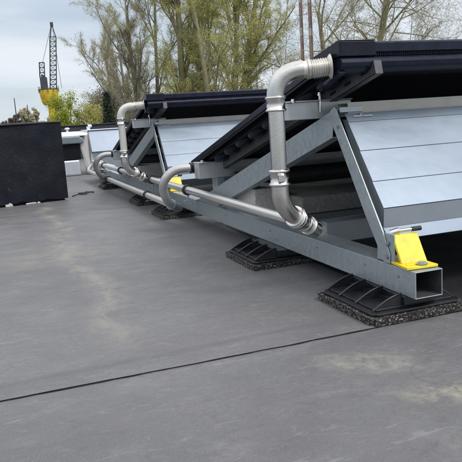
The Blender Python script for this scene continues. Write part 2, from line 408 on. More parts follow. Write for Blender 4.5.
    # yellow clamp bracket
    g = MB()
    g.prism([(.004,.168,.1875),(-.012,.030,.1875),(.114,.020,.1875),(.114,.150,.1875)],(0,0,.010))
    g.prism([(.006,.055,.197),(.090,.050,.197),(.090,.062,.197),(.006,.067,.197)],(0,0,.004))
    y = g.build('yellow_bracket', M['yellow'], t, .003)
    g = MB(); n_=8
    a0 = Vector((.006,.085,.197)); a1 = Vector((.112,.078,.197)); b0 = Vector((.006,.142,.298)); b1 = Vector((.112,.138,.298))
    g.prism([a0,a1,b1,b0],(0,.012,-.004)); g.build('upright_plate', M['yellow'], y, .003)
    b = MB(); bolt(b,(.062,.046,.2005),(0,0,1),.014,.007); b.build('bolt', M['galv'], y)
    cl = MB(); cl.tube([(.012,.165,.300),(.04,.150,.309)], .014, 12); cl.tube([(.03,.15,.309),(.095,.14,.311)], .007, 10); h = cl.build('clamp_screw', M['stainless'], t)
    b = MB(); b.tube([(.088,.14,.311),(.126,.136,.312)], .009, 12); b.build('rubber_cap', M['rubber'], h)
    return t
frames = [make_frame()]
frames.append(copy_thing(frames[0], (0,3.32,0), 'second galvanised frame, its blue-white sheet partly behind the nearer black collector'))

# third, farther row end: plain rail and its sheet box
def far_rail():
    t = thing('mounting_frame','farthest steel rail end among the pipes left of the others','mounting frame',(0,6.64,0),'mounting frames of the collector rows')
    g = MB(); g.box(0,.117,0,1.25,.085,.185); g.build('base_rail', M['galv'], t, .002)
    g = MB(); g.box(-.10,.13,.25,.9,.188,.24); g.build('top_plate', M['bracket'], t, .003)
    g = MB(); g.box(-.16,.11,.6,.66,.12,.185); g.build('cross_rail', M['galv_dark'], t, .003)
far_rail()

# ---------------------------------------------------------------- collector of one row
def make_collector():
    t = thing('solar_collector', 'nearest black tilted collector with deep ribbed front header against the sky', 'solar collector', (0,0,0), 'black collectors on the frames')
    X0 = -.08; hi = Vector((.335,1.012)); lo = Vector((2.44,.490)); d = (lo-hi); L = d.length; dn = d/L; up = Vector((-dn.y,dn.x)) if dn.x > 0 else None
    up = Vector((.2407,.9706))
    def P(s, h, x): q = hi+dn*s+up*h; return (x,q.x,q.y)
    def slab(g, s0,s1,h0,h1,x0,x1): g.prism([P(s0,h0,x0),P(s1,h0,x0),P(s1,h1,x0),P(s0,h1,x0)],(x1-x0,0,0))
    # glass top & frame
    g = MB(); slab(g,.06,L-.02,-.004,-.001,X0+.02,PX); g.build('glass_cover', M['glass'], t)
    g = MB(); slab(g,.0,L,-.030,0,X0,X0+.022); slab(g,L-.025,L,-.045,0,X0+.022,PX); slab(g,.02,L-.03,-.012,-.006,X0+.02,PX)
    slab(g,.05,L-.01,-.040,-.031,X0+.004,X0+.016)
    g.build('frame', M['black_frame'], t, .002)
    # tray underneath
    g = MB(); slab(g,.10,L-.03,-.055,-.020,X0+.05,PX); g.build('tray', M['black_inner'], t, .004)
    # stamped cups on the underside near the edge
    for k in range(9):
        s_ = .30+k*.215; g = MB(); c = Vector(P(s_,-.052,X0+.10)); ex = Vector((1,0,0)); ey = Vector((0,dn.x,dn.y)); ez = Vector((0,up.x,up.y))
        n_ = 16; rings = [(1.,0),(.97,-.014),(.8,-.026),(.45,-.030)]; vs = []
        for (q,h) in rings:
            for i in range(n_):
                a = 2*math.pi*i/n_; vs.append(c+ex*math.cos(a)*.045*q+ey*math.sin(a)*.080*q+ez*h)
        fs = [(l*n_+i,l*n_+(i+1)%n_,(l+1)*n_+(i+1)%n_,(l+1)*n_+i) for l in range(3) for i in range(n_)]+[tuple(range(3*n_,4*n_))]
        g.add(vs, fs, True); g.build('stamped_cup', M['black_lip'], t)
    # header: profile in (y,z)
    g = MB()
    prof = [(.335,.979),(.335,1.012),(.340,1.019),(.350,1.021),(.56,.978),(.56,.90),(.37,.905),(.352,.910),(.340,.918),(.330,.928),(.326,.942),(.330,.955),(.338,.961),(.352,.964),(.352,.979)]
    g.prism([(X0+.002,a,b) for a,b in prof],(PX-X0,0,0)); hd = g.build('header', M['black_lip'], t, .002)
    g = MB(); x = .075
    while x < 2.2:
        g.box(x,x+.004,.342,.3515,.9655,.978); x += .0085
    g.build('header_ribs', M['black_frame'], hd)
    g = MB(); g.prism([(X0-.006,.328,.966),(X0-.006,.328,1.018),(X0-.006,.334,1.026),(X0-.006,.60,.974),(X0-.006,.60,.94)],(.006,0,0))
    xs = [(X0,.966),(X0,1.020),(.066,1.020),(.073,1.014),(.075,1.005),(.075,.966)]
    g.prism([(a,.328,b) for a,b in xs],(0,.006,0)); g.prism([(X0,.334,1.026),(.074,.334,1.026),(.074,.60,.972),(X0,.60,.972)],(0,0,-.004))
    g.build('header_end_cap', M['black_frame'], t, .003)
    # support rails under the tray, running down the slope
    for x in (.055,1.2,2.4):
        g = MB(); slab(g,.0,L-.12,-.066,-.120,x,x+.004); slab(g,.0,L-.12,-.120,-.116,x,x+.035); slab(g,.0,.004,-.118,-.068,x,x+.035)
        r_ = g.build('underside_rail', mat('dark_rail',(.085,.09,.10),.4,.3,.2,20) if x < .1 else bpy.data.materials['dark_rail'], t, .001)
        for k in range(4):
            g = MB(); slab(g,.05+k*.13,.10+k*.13,-.098,-.086,x-.0015,x+.001); g.build('slot', M['black_inner'], r_)
    # pipe socket on header side
    g = MB(); g.prism([(X0-.004,.34,.905),(X0-.004,.46,.865),(X0-.004,.47,.875),(X0-.004,.35,.918)],(.03,0,0)); g.build('hook', M['black_lip'], t, .002)
    return t
collectors = [make_collector()]
collectors.append(copy_thing(collectors[0], (0,3.32,0), 'second black collector, its left end free behind the nearest one'))

# ---------------------------------------------------------------- pipes
def make_riser():
    t = thing('riser_pipe', 'big shiny stainless upright pipe with corrugated top hose at the nearest collector', 'pipe', (0,0,0), 'upright bent pipes on the frames')
    R = .0335; bx, by = -.30, .455
    g = MB(); g.tube([(bx,by,.535),(bx,by,.80)], R-.0025, 28); g.build('straight_pipe', M['stainless'], t)
    g = MB(); e = rnd_path([(bx,by,.79),(bx,by,.925),(bx+.105,by-.034,.930)], .100, .97); g.tube(e, R+.001, 28); up_ = g.build('upper_elbow', M['stainless_dull'], t)
    # hammered ring segments
    g = MB(); ringat(g,(bx,by,.806),(0,0,1),R,.058,.0055,28); g.build('collar', M['stainless'], up_)
    g = MB(); a = Vector((bx+.095,by-.031,.9278)); b = Vector((-.092,.388,.935)); d = (b-a).normalized(); Lh = (b-a).length
    g.tube([a,a+d*.028],R-.001,28); pts = []; rad = []; n_ = 9
    for i in range(n_*6+1):
        q = i/(n_*6); pts.append(a+d*(.024+(Lh-.034)*q)); rad.append(R-.001+.0035*math.sin(q*n_*2*math.pi))
    g.tube(pts, rad, 28); hs = g.build('corrugated_hose', M['hose'], t)
    g = MB(); g.tube([b-d*.012,b-d*.005,b],[R*.95,R*1.28,R*1.42],28); g.build('flange', M['hose'], hs)
    g = MB(); ringat(g,b-d*.085,d,R+.002,.010,.002,28); g.build('hose_clamp', M['stainless'], hs)
    # lower joint and 45 degree elbow into the manifold
    g = MB(); ringat(g,(bx,by,.520),(0,0,1),R,.066,.0070,28); g.prism([(bx-.022,by-R-.009,.508),(bx+.006,by-R-.009,.508),(bx+.006,by-R-.009,.532),(bx-.022,by-R-.009,.532)],(0,.012,0)); g.build('collar', M['stainless'], t)
    p_end = (-.085,.565,.262); mid = (bx,by,.400)
    g = MB(); e = rnd_path([(bx,by,.53),mid,(bx+(p_end[0]-bx)*.95,by+(p_end[1]-by)*.95,.400+(.262-.400)*.95)], .085); g.tube(e, R+.001, 28); le = g.build('lower_elbow', M['stainless_dull'], t)
    dd = (Vector(p_end)-Vector(mid)).normalized(); c = Vector(mid)+dd*.105
    g = MB(); ringat(g,c,dd,R,.020,.010,28); ringat(g,c+dd*.05,dd,R+.001,.05,.0045,28); ringat(g,c+dd*.10,dd,R+.001,.014,.005,28); g.build('collar', M['stainless'], le)
    return t
r1 = make_riser(); r2 = copy_thing(r1, (0,3.32,0), 'pale upright pipe curving into the top of the second collector')
for ch in [x for x in C.objects if x.parent == r2]:
    if ch.type == 'MESH' and ch.name.startswith(('upper_elbow','corrugated_hose','straight_pipe')):
        me = ch.data.copy(); me.materials.clear(); me.materials.append(M['pale_pipe']); ch.data = me

UX, UZ = -.07, .270
def clamp(parent, x, y, z, r, name='pipe_clamp'):
    g = MB(); g.tube([(x,y-.016,z),(x,y+.016,z)], r+.012, 22)
    cl = g.build(name, M['rubber'], parent, .003)
    g = MB(); zz = .187 if x > -.1 else .10
    if x > -.1:
        g.tube([(x,y,z-r-.008),(x+.0,y,zz+.004)], .007, 8); g.box(x-.03,x+.10,y-.018,y+.018,zz,zz+.005)
    else:
        g.tube([(x,y,z-r-.006),(x,y,zz)], .006, 8); g.box(x-.02,-.001,y-.015,y+.015,zz-.004,zz)
    bolt(g,(x+.03,y,zz+.005),(0,0,1),.008,.008)
    g.build('clamp_foot', M['galv'], cl)
t = thing('manifold_pipe','long shiny stainless pipe lying above the steel rail from the upright pipe backwards','pipe',(0,0,0),'long pipes along the rail')
g = MB(); g.tube([(UX-.002,.56,UZ-.008),(UX,.60,UZ),(UX,7.7,UZ)], .0275, 24); g.build('pipe', M['satin'], t)
for y in (.64,3.87):
    g = MB(); ringat(g,(UX,y,UZ),(0,1,0),.027,.10,.004,24); g.build('sleeve', M['stainless_dull'], t)
for y in (2.62,3.78,5.35,6.6): clamp(t,UX,y,UZ,.0275)
LX, LZ = -.16, .150
t = thing('manifold_pipe','long dull pipe running low left of the steel rail, bent round at its far end','pipe',(0,0,0),'long pipes along the rail')
g = MB(); pts = [(LX,2.62,LZ)]+rnd_path([(LX,2.7,LZ),(LX,7.62,LZ),(LX+.10,7.72,.25),(.04,7.5,.27)], .12); g.tube(pts, .0265, 22); g.build('pipe', M['pale_pipe'], t)
g = MB(); g.tube([(LX,2.55,LZ+.004),(LX,2.64,LZ)], [.012,.0265], 22); g.build('pipe_end', M['pale_pipe'], t)
for y in (3.62,5.75): clamp(t,LX,y,LZ,.0265)
def make_return():
    t = thing('return_pipe','near grey bent pipe from the low edge of the nearest collector down beside the rail','pipe',(0,0,0),'grey bent pipes at the low collector edges')
    g = MB(); pts = rnd_path([(-.10,2.30,.452),(-.235,2.33,.455),(-.325,2.36,.36),(-.285,2.42,.235),(-.225,2.50,.185)], .10); g.tube(pts, .030, 24); g.build('bend', mat('grey_pipe',(.47,.47,.46),.40,.65,.1,20,.05,90), t)
    g = MB(); e = [(-.245,2.475,.20),(-.19,2.53,.165),(-.155,2.60,.150)]; g.tube(rnd_path(e,.03), .033, 24); ringat(g,(-.235,2.485,.193),(.55,.5,-.35),.033,.014,.004,24); g.build('lower_joint', M['galv_dark'], t)
    g = MB(); ringat(g,(-.118,2.303,.4525),(1,0,0),.030,.028,.006,24); g.build('seal', M['rubber'], t)
    return t
q1 = make_return(); copy_thing(q1,(0,3.25,0),'far small grey bent pipe at the low edge of the second collector')

# insulated pipes and ballast under the rows
for D, lbs in ((0,('thick black insulated pipe crossing behind the nearest upright pipe','thin black insulated pipe behind the thick one under the nearest collector')),(3.32,('black insulated pipe under the second collector','rear black insulated pipe deep under the second collector'))):
    for (yy,zz,rad),lb in zip(((2.0,.365,.060),(2.35,.30,.036)),lbs):
        g = MB(); g.tube([(.07,yy+D,zz),(PX,yy+D,zz)], rad, 20); o = g.build('insulated_pipe', M['insul']); tag(o, lb, 'pipe', 'black insulated pipes under the collectors')
def block(x0,x1,y0,y1,z0,z1,m,lb):
    g = MB(); g.box(x0,x1,y0,y1,z0,z1); o = g.build('ballast_block', m, None, .006); tag(o, lb, 'concrete block', 'concrete ballast blocks under the collectors'); return o
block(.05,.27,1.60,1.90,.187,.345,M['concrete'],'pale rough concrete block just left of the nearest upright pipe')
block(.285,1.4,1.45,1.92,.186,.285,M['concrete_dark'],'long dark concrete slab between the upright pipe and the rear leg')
block(.06,.5,4.95,5.3,.187,.33,M['concrete'],'concrete block under the second collector')
# tray carrying slabs
t = thing('ballast_tray','flat zinc tray under the concrete blocks behind the nearest rail','tray')
g = MB(); g.box(.118,1.6,1.42,1.95,.150,.183); g.build('tray_floor', M['galv_dark'], t, .002)
g = MB(); nx, ny = 60, 40; vs = []
for j in range(ny+1):
    for i in range(nx+1):
        x = .135+3.4*i/nx; y = .10+2.3*j/ny; e = .02*noise.noise(Vector((x*3,y*3,8)))
        vs.append((x+(e if i in (0,nx) else 0), y+(e if j in (0,ny) else 0), RZ+.003+(.010*abs(noise.noise(Vector((x*3.1+y,y*4.2,2))))+.012*max(0,noise.noise(Vector((x*2+y*6,y*1.5,5)))))*(1 if 0<i<nx and 0<j<ny else 0)))
g.add(vs, [(j*(nx+1)+i,j*(nx+1)+i+1,(j+1)*(nx+1)+i+1,(j+1)*(nx+1)+i) for j in range(ny) for i in range(nx)], True)
o = g.build('rubber_sheet', M['rubber']); tag(o, 'black creased rubber sheet on the roof beneath the nearest blue-white deflector', 'rubber sheet')
# ---------------------------------------------------------------- black rooftop box (left)
t = thing('rooftop_box','large scuffed black box with torn white scraps along its bottom edge','rooftop box',(-.69,5.275,RZ),None,math.radians(12))
M['felt'] = mat('black_felt_cladding',(.006,.007,.011),.6,0,.3,5,.45,35,spec=.18,col2=(.014,.016,.026),stretch=(1,1,1))
_n = M['felt'].node_tree.nodes; _l = M['felt'].node_tree.links; _b = _n['Principled BSDF']; _src = _b.inputs['Base Color'].links[0].from_socket
_tc = _n.new('ShaderNodeTexCoord'); _z = _n.new('ShaderNodeTexNoise'); _z.inputs['Scale'].default_value = 9; _z.inputs['Detail'].default_value = 9; _z.inputs['Roughness'].default_value = .8; _l.new(_tc.outputs['Object'], _z.inputs[0])
_r = _n.new('ShaderNodeMapRange'); _r.inputs[1].default_value = .60; _r.inputs[2].default_value = .70; _r.inputs[4].default_value = .7; _l.new(_z.outputs[0], _r.inputs[0])
_m = _n.new('ShaderNodeMix'); _m.data_type = 'RGBA'; _m.inputs[7].default_value = (.085,.09,.11,1); _l.new(_r.outputs[0], _m.inputs[0]); _l.new(_src, _m.inputs[6]); _l.new(_m.outputs[2], _b.inputs['Base Color'])
g = MB(); W, Dp, H = 2.2, .75, .845; nx, nz = 60, 30; vs=[]; fs=[]
for j in range(nz+1):
    for i in range(nx+1):
        x = -W*i/nx; z = .022+(H-.022)*j/nz; 
        y = .022*noise.noise(Vector((x*2.2,z*2.2,1)))+.009*noise.noise(Vector((x*7,z*5,4)))
        if j == 0: z += .035*max(0,noise.noise(Vector((x*7,3,0))))+.012*noise.noise(Vector((x*25,9,0)))
        vs.append((x,y,z))
fs = [(j*(nx+1)+i,(j+1)*(nx+1)+i,(j+1)*(nx+1)+i+1,j*(nx+1)+i+1) for j in range(nz) for i in range(nx)]
g.add(vs,fs,True); g.box(-W,-.002,.012,Dp,.03,H-.004); g.build('cladding', M['felt'], t)
g = MB(); g.box(-W-.01,.004,-.016,Dp+.01,H,H+.018); g.build('lid', mat('box_lid',(.035,.037,.045),.5,0,.3,8), t, .004)
for (x,wd,h_) in ((-.64,.075,.024),(-.41,.11,.008),(-.33,.03,.006)):
    g = MB(); n_ = 9; top=[]; 
    pts = [(x+wd*(i/n_-.5), -.015, .012+h_*(.6+.6*1.6*abs(noise.noise(Vector((x*9+i*1.9,1,2)))))*min(1,.35+math.sin(math.pi*(i+.4)/(n_+.8)))) for i in range(n_+1)]
    g.prism([(x+wd*.5,-.015,.002),(x-wd*.5,-.015,.002)]+pts,(0,.035,0)); g.build('torn_scrap', M['foam'], t, .003)
g = MB(); g.box(-W+.04,-.03,.04,Dp-.04,0,.05); g.build('plinth', M['black_inner'], t)

# ---------------------------------------------------------------- roof ventilation unit
t = thing('ventilation_unit','white-lidded ventilator with black louvre band and silver base right of the black box','roof ventilator',(0,8.9,RZ))
g = MB(); g.box(-.95,-.115,0,.5,0,.265); g.build('base', M['silver_metal'], t, .03)
g = MB(); g.box(-.98,-.09,0.0,.60,.265,.53); g.build('louvre_body', M['black_inner'], t, .01)
g = MB()
prof = [(-.03,.53),(-.03,.60),(-.10,.655),(-1.0,.655),(-1.07,.60),(-1.07,.53)]
g.prism([(a,-.08,b) for a,b in prof],(0,.80,0)); g.build('hood', M['grey_metal'], t, .02)
g = MB(); g.prism([(-1.07,-.05,.655),(.03,-.05,.655),(.06,-.02,.69),(-.1,0,.728),(-1.0,0,.728)],(0,.72,0)); g.build('lid', M['white_metal'], t, .01)
g = MB(); g.tube([(-.26,.1,.725),(-.26,.1,.77)], .018, 12); g.tube([(-.26,.1,.77),(-.26,.1,.785),(-.26,.1,.80)], [.04,.045,.02], 14); g.build('lifting_knob', M['white_metal'], t)
# cabinet on its right with sloping blue-grey front
t = thing('rooftop_cabinet','pale blue-grey sheet metal cabinet with cream side plate between ventilator and second collector','rooftop cabinet',(0,8.95,RZ))
g = MB(); g.prism([(.10,0,.37),(.10,.25,.725),(.10,.9,.725),(.10,.9,.37)],(2.0,0,0)); g.build('body', mat('cabinet_blue_grey',(.29,.34,.42),.45,.3,.05,4), t, .006)
g = MB(); g.box(.10,2.1,.03,.9,0,.367); g.build('base', M['galv_dark'], t, .004)
g = MB(); g.prism([(.085,.20,.73),(-.06,.20,.73),(-.10,.10,.60),(-.02,-.06,.10),(.05,-.09,.05),(.16,-.09,.0),(.085,-.02,.37)],(.012,.05,0)); g.build('side_plate', M['cream_metal'], t, .004)
g = MB(); g.prism([(.08,-.01,.36),(.08,.24,.735),(.08,.9,.735),(.08,.9,.0),(.08,-.05,.0)],(.012,0,0)); g.build('end_plate', M['cream_metal'], t, .002)
g = MB(); g.box(.06,2.12,.22,.92,.728,.745); g.build('top_trim', M['white_metal'], t, .004)
g = MB(); g.tube([(.12,.3,.745),(.12,.3,.80)], .03, 12); g.tube([(.12,.3,.80),(.18,.3,.81)], [.035,.02], 12); g.build('lifting_knob', M['white_metal'], t)
# parapet
g = MB(); g.box(-16,22,15.0,15.25,0,.86); g.box(-16,22,14.96,15.29,.86,.885); tag(g.build('parapet_wall', M['parapet'], None, .006), 'low dark parapet wall along the far roof edge', 'wall')
# loose cable end on the roof
g = MB(); pts = [(-.62,5.55,RZ+.006),(-.54,5.66,RZ+.012),(-.47,5.60,RZ+.006),(-.40,5.72,RZ+.02),(-.33,5.78,RZ+.006),(-.42,5.95,RZ+.006)]
g.tube(rnd_path(pts,.05), .006, 8); tag(g.build('loose_cable', M['cable']), 'short black cable scrap lying on the roof left of the far foot', 'cable')
g = MB(); g.box(-.52,-.40,5.80,5.86,RZ,RZ+.012); tag(g.build('rubber_offcut', M['rubber'], None, .003), 'small flat black rubber offcut beside the cable scrap', 'offcut')

# ---------------------------------------------------------------- harbour crane
t = thing('harbour_crane','tall yellow crane with thin dark lattice jib pointing up, far left','crane',(9.6,140,-6),None,math.radians(-8))
k = MB()
def lattice(g, a, b, wa, wb, n, r):
    a = Vector(a); b = Vector(b); cor = [(-1,-1),(1,-1),(1,1),(-1,1)]
    ring = [[a.lerp(b,i/n)+Vector((cx*(wa+(wb-wa)*i/n)/2, cy*(wa+(wb-wa)*i/n)/2,0)) for cx,cy in cor] for i in range(n+1)]
    for i in range(n):
        for j in range(4):
            g.tube([ring[i][j],ring[i+1][j]], r, 5, cap=False); g.tube([ring[i][j],ring[i+1][(j+1)%4]], r*.6, 4, cap=False)
            g.tube([ring[i+1][j],ring[i+1][(j+1)%4]], r*.6, 4, cap=False)
g = MB(); g.tube([(.4,0,0),(.4,0,7.5),(.4,0,12.6)], [1.5,1.0,.85], 14); g.build('tower', M['crane_yellow'], t)
g = MB(); g.tube([(0,0,12.4),(0,0,13.1),(0,0,15.3),(0,0,15.6)], [1.3,1.7,2.05,2.05], 12, smooth=False); pf = g.build('slewing_platform', M['crane_yellow'], t)
g = MB(); g.tube([(0,0,15.6),(0,0,15.75)], 2.15, 12, smooth=False)
for i in range(12):
    a = 2*math.pi*i/12; g.tube([(2.1*math.cos(a),2.1*math.sin(a),15.0),(2.1*math.cos(a),2.1*math.sin(a),16.3)], .05, 5)
g.build('railing', M['crane_dark'], pf)
g = MB(); g.box(-1.5,-.1,-.9,.9,15.7,18.2); g.box(-1.2,-.4,-.5,.5,18.2,18.7); g.build('cab', M['crane_dark'], t, .05)
g = MB(); lattice(g,(-1.0,0,18.2),(-.8,0,21.3),1.0,1.0,3,.08); g.tube([(-1.3,0,21.3),(-.3,0,21.3)],.1,6); g.build('back_mast', M['crane_dark'], t)
g = MB(); lattice(g,(1.0,0,15.7),(2.1,0,26.5),1.3,1.25,11,.085); g.tube([(1.5,-.6,26.4),(2.1,0,29.0)],.11,6); g.tube([(2.7,-.6,26.4),(2.1,0,29.0)],.11,6); g.tube([(1.5,.6,26.4),(2.1,0,29.0)],.11,6); g.tube([(2.7,.6,26.4),(2.1,0,29.0)],.11,6); g.box(1.8,2.4,-.4,.4,28.6,29.4)
g.build('jib', M['crane_dark'], t)
g = MB(); g.tube([(2.2,0,29.0),(2.75,0,15.8)],.04,4); g.tube([(2.0,0,28.9),(-.6,0,21.3)],.04,4); g.build('hoist_cable', M['crane_dark'], t)

# masts
for (x,rad,lb) in ((45.15,.30,'left one of two tall reddish masts behind the collector'),(46.75,.34,'right one of two tall reddish masts behind the collector')):
    t = thing('tall_mast', lb, 'mast', (x,90,-6), 'pair of reddish masts')
    g = MB(); g.tube([(0,0,0),(0,0,34)], [rad*1.1,rad*.8], 12); g.build('shaft', M['mast_red'], t)
    g = MB()
    for z in (14,19,24,29): g.tube([(0,0,z),(0,0,z+1.2)], rad*1.04, 12)
    g.build('pale_band', M['mast_white'], t)
    g = MB(); g.tube([(.0,-rad-.1,0),(0,-rad-.05,33)], .06, 5); g.build('ladder', M['crane_dark'], t)
t = thing('lamp_pole','thin grey pole between the big pipe and the reddish masts','pole',(32.9,80,-6))
g = MB(); g.tube([(0,0,0),(0,0,19.8)], [.16,.08], 8); g.build('shaft', M['grey_metal'], t)
g = MB(); g.box(-.5,.5,-.15,.15,19.8,19.95); g.build('lamp_head', M['grey_metal'], t)
for (x,h,lb) in ((1.35,4.1,'thin dark pole standing at the far left horizon'),(3.1,3.0,'short dark pole behind the black box')):
    g = MB(); g.tube([(x,100,-6),(x,100,h+2)], [.14,.07], 6); tag(g.build('thin_pole', M['crane_dark']), lb, 'pole')

# ---------------------------------------------------------------- trees
def translucent(m, k=.45):
    n = m.node_tree.nodes; l = m.node_tree.links; b = n['Principled BSDF']; out = n['Material Output']
    t = n.new('ShaderNodeBsdfTranslucent'); mx = n.new('ShaderNodeMixShader'); mx.inputs[0].default_value = k
    l.new(b.inputs['Base Color'].links[0].from_socket, t.inputs[0]); l.new(b.outputs[0], mx.inputs[1]); l.new(t.outputs[0], mx.inputs[2]); l.new(mx.outputs[0], out.inputs['Surface'])
def mk_bark(name, c, c2): return mat(name, c, .9, 0, 0, 3, 0, col2=c2)
BARK = {'grey': mk_bark('bark_grey',(.20,.175,.15),(.32,.29,.25)), 'olive': mk_bark('bark_olive',(.19,.175,.11),(.30,.28,.18)), 'brown': mk_bark('bark_brown',(.06,.045,.035),(.12,.09,.075))}
LEAF = {'yellow': mat('buds_yellow_green',(.42,.41,.17),.8,0,0,.4,0,col2=(.56,.54,.28)), 'olive': mat('young_leaves_olive',(.42,.42,.12),.8,0,0,.35,0,col2=(.58,.56,.22)),
        'pale': mat('catkins_pale',(.42,.39,.26),.8,0,0,.5,0,col2=(.58,.54,.38)), 'lime': mat('lime_leaves',(.34,.40,.04),.8,0,0,1.2,0,col2=(.48,.50,.08)),
        'dark': mat('evergreen_leaves',(.012,.022,.012),.8,0,0,1.,0,col2=(.04,.06,.03)), 'brown': mat('brown_twig_haze',(.13,.10,.085),.9,0,0,.6,0,col2=(.22,.18,.16))}
for q_ in ('yellow','olive','pale','lime','brown'): translucent(LEAF[q_])
def add_leaf(g, p, s, rng):
    a = Vector((rng.gauss(0,1),rng.gauss(0,1),rng.gauss(0,1))).normalized(); b = a.orthogonal().normalized(); c = a.cross(b)
    g.add([p-b*s-c*s*.4, p+b*s*.2-c*s*.7, p+b*s, p+c*s*.6],[(0,1,2,3)],False,1)
def tree(name, loc, H, label, cat, bark, leaf, seed, trunks=1, spread=.55, levels=5, kids=(5,5,5,4,4), leafn=1, leafs=.10, lean=(0,0), first=.25, r0=None, upb=.25, droop=0., group=None, twig=.012, ratio=.58):
    rng = random.Random(seed); t = thing(name, label, cat, loc, group)
    tr = MB(); cr = MB()
    def branch(p, d, L, r, lev):
        segs = 5 if lev == 0 else (4 if lev < 3 else 3); pts = [p]; rad = [r]; dd = d.copy(); q = p.copy(); endr = r*(.42 if lev == 0 else .35)
        for i in range(segs):
            w = .10 if lev == 0 else .20+.04*lev
            dd = (dd+Vector((rng.gauss(0,w),rng.gauss(0,w),rng.gauss(0,w)))*.6+Vector((0,0,upb*.25-(droop*.3 if lev >= levels-2 else 0)))).normalized()
            q = q+dd*(L/segs); pts.append(q.copy()); rad.append(max(twig*.6, r+(endr-r)*(i+1)/segs))
        (tr if lev <= 1 else cr).tube(pts, rad, (9 if lev == 0 else 6) if lev <= 1 else (4 if lev == 2 else 3), cap=False, smooth=True)
        if lev >= levels-1:
            for k in range(leafn):
                c = pts[rng.randint(1,segs)]; add_leaf(cr, c+Vector((rng.gauss(0,.12),rng.gauss(0,.12),rng.gauss(0,.12))), leafs*rng.uniform(.5,1.3), rng)
            if lev == levels: return
        if lev >= levels: return
        n = kids[min(lev,len(kids)-1)]
        for k in range(n):
            s = first+(1-first)*(k+rng.uniform(.2,.9))/n if lev == 0 else .15+.85*(k+rng.uniform(0,.9))/n
            s = min(s,.999); i = int(s*segs); c = pts[i].lerp(pts[i+1], s*segs-i); base = (pts[i+1]-pts[i]).normalized()
            az = rng.uniform(0,2*math.pi); o = base.orthogonal().normalized(); o2 = base.cross(o); side = (o*math.cos(az)+o2*math.sin(az))
            ang = rng.uniform(.35,.85)*(spread/.55); nd = (base*math.cos(ang)+side*math.sin(ang)).normalized()
            lr = r+(endr-r)*s
            branch(c, nd, L*ratio*rng.uniform(.7,1.2)*(1.15-.45*s if lev == 0 else 1), max(twig*.7,lr*(.6 if lev else .5)), lev+1)
    for k in range(trunks):
        a = 2*math.pi*k/max(1,trunks)+rng.uniform(0,1); off = Vector((math.cos(a),math.sin(a),0))*(.5 if trunks > 1 else 0)
        d = Vector((lean[0]+ (math.cos(a)*.16 if trunks > 1 else 0), lean[1]+(math.sin(a)*.16 if trunks > 1 else 0), 1)).normalized()
        branch(off, d, H*rng.uniform(.85,1.), (r0 or H*.018)*(1 if trunks == 1 else .8), 0)
    tr.build('trunk', BARK[bark], t); cr.build('crown', [BARK[bark], LEAF[leaf]], t)
    return t
G = 'bare spring trees behind the roof'
tree('bare_tree',(9.4,56,-6),14.,'bare grey tree at the left end of the tree row','tree','grey','pale',19,3,.42,5,(9,6,6,5,3),6,.026,first=.24,group=G,twig=.010,ratio=.36,upb=.45)
tree('bare_tree',(12.0,58,-6),19,'taller bare tree with dark limbs above the second upright pipe','tree','grey','yellow',12,2,.50,5,(9,6,6,5,3),7,.028,first=.22,group=G,twig=.010,ratio=.42)
tree('leafing_tree',(14.4,53,-6),23,'olive-green leafing tree left of the thick parallel trunks','tree','olive','olive',13,1,.46,5,(12,8,6,5,3),8,.040,first=.15,group=G,droop=.7,upb=.4,twig=.009,ratio=.42)
tree('leafing_tree',(17.0,51,-6),25,'yellow-green leafing tree with thick twin trunks above the second collector','tree','olive','olive',14,2,.42,5,(11,8,6,4,3),8,.040,first=.15,group=G,droop=.7,upb=.4,twig=.009,ratio=.38,r0=.38)
tree('leafing_tree',(19.2,51,-6),24,'slim yellow-green tree directly left of the big upright pipe','tree','olive','olive',15,1,.42,5,(12,8,6,4,3),8,.040,first=.2,group=G,droop=.8,upb=.4,twig=.009,ratio=.36,r0=.34)
tree('bare_tree',(27.0,45,-6),17,'bare tree with several limbs forking above the nearest collector','tree','olive','pale',21,3,.80,5,(7,6,5,4,4),1,.04,first=.40,group=G,upb=.06,twig=.010,r0=.42,ratio=.55)
tree('bare_tree',(33.6,46,-6),12.,'small twiggy bare tree at the far right above the collector edge','tree','grey','pale',23,2,.6,5,(7,5,5,4,3),1,.045,first=.3,group=G,twig=.009,ratio=.36)
tree('bare_tree',(24.5,64,-6),17,'thin bare tree behind the bend of the big pipe','tree','grey','pale',25,2,.6,5,(7,5,5,4,3),1,.05,first=.3,group=G,twig=.012)
tree('distant_tree',(5.2,130,-6),9.5,'hazy pale tree left of the crane foot','tree','grey','pale',31,3,.5,4,(9,7,6,5),4,.18,first=.2,twig=.04,ratio=.42)
tree('distant_tree',(-.2,118,-6),8.6,'round brownish bare tree at the far left edge','tree','brown','brown',32,3,.6,4,(10,8,7,6),5,.16,first=.25,twig=.04,ratio=.42)
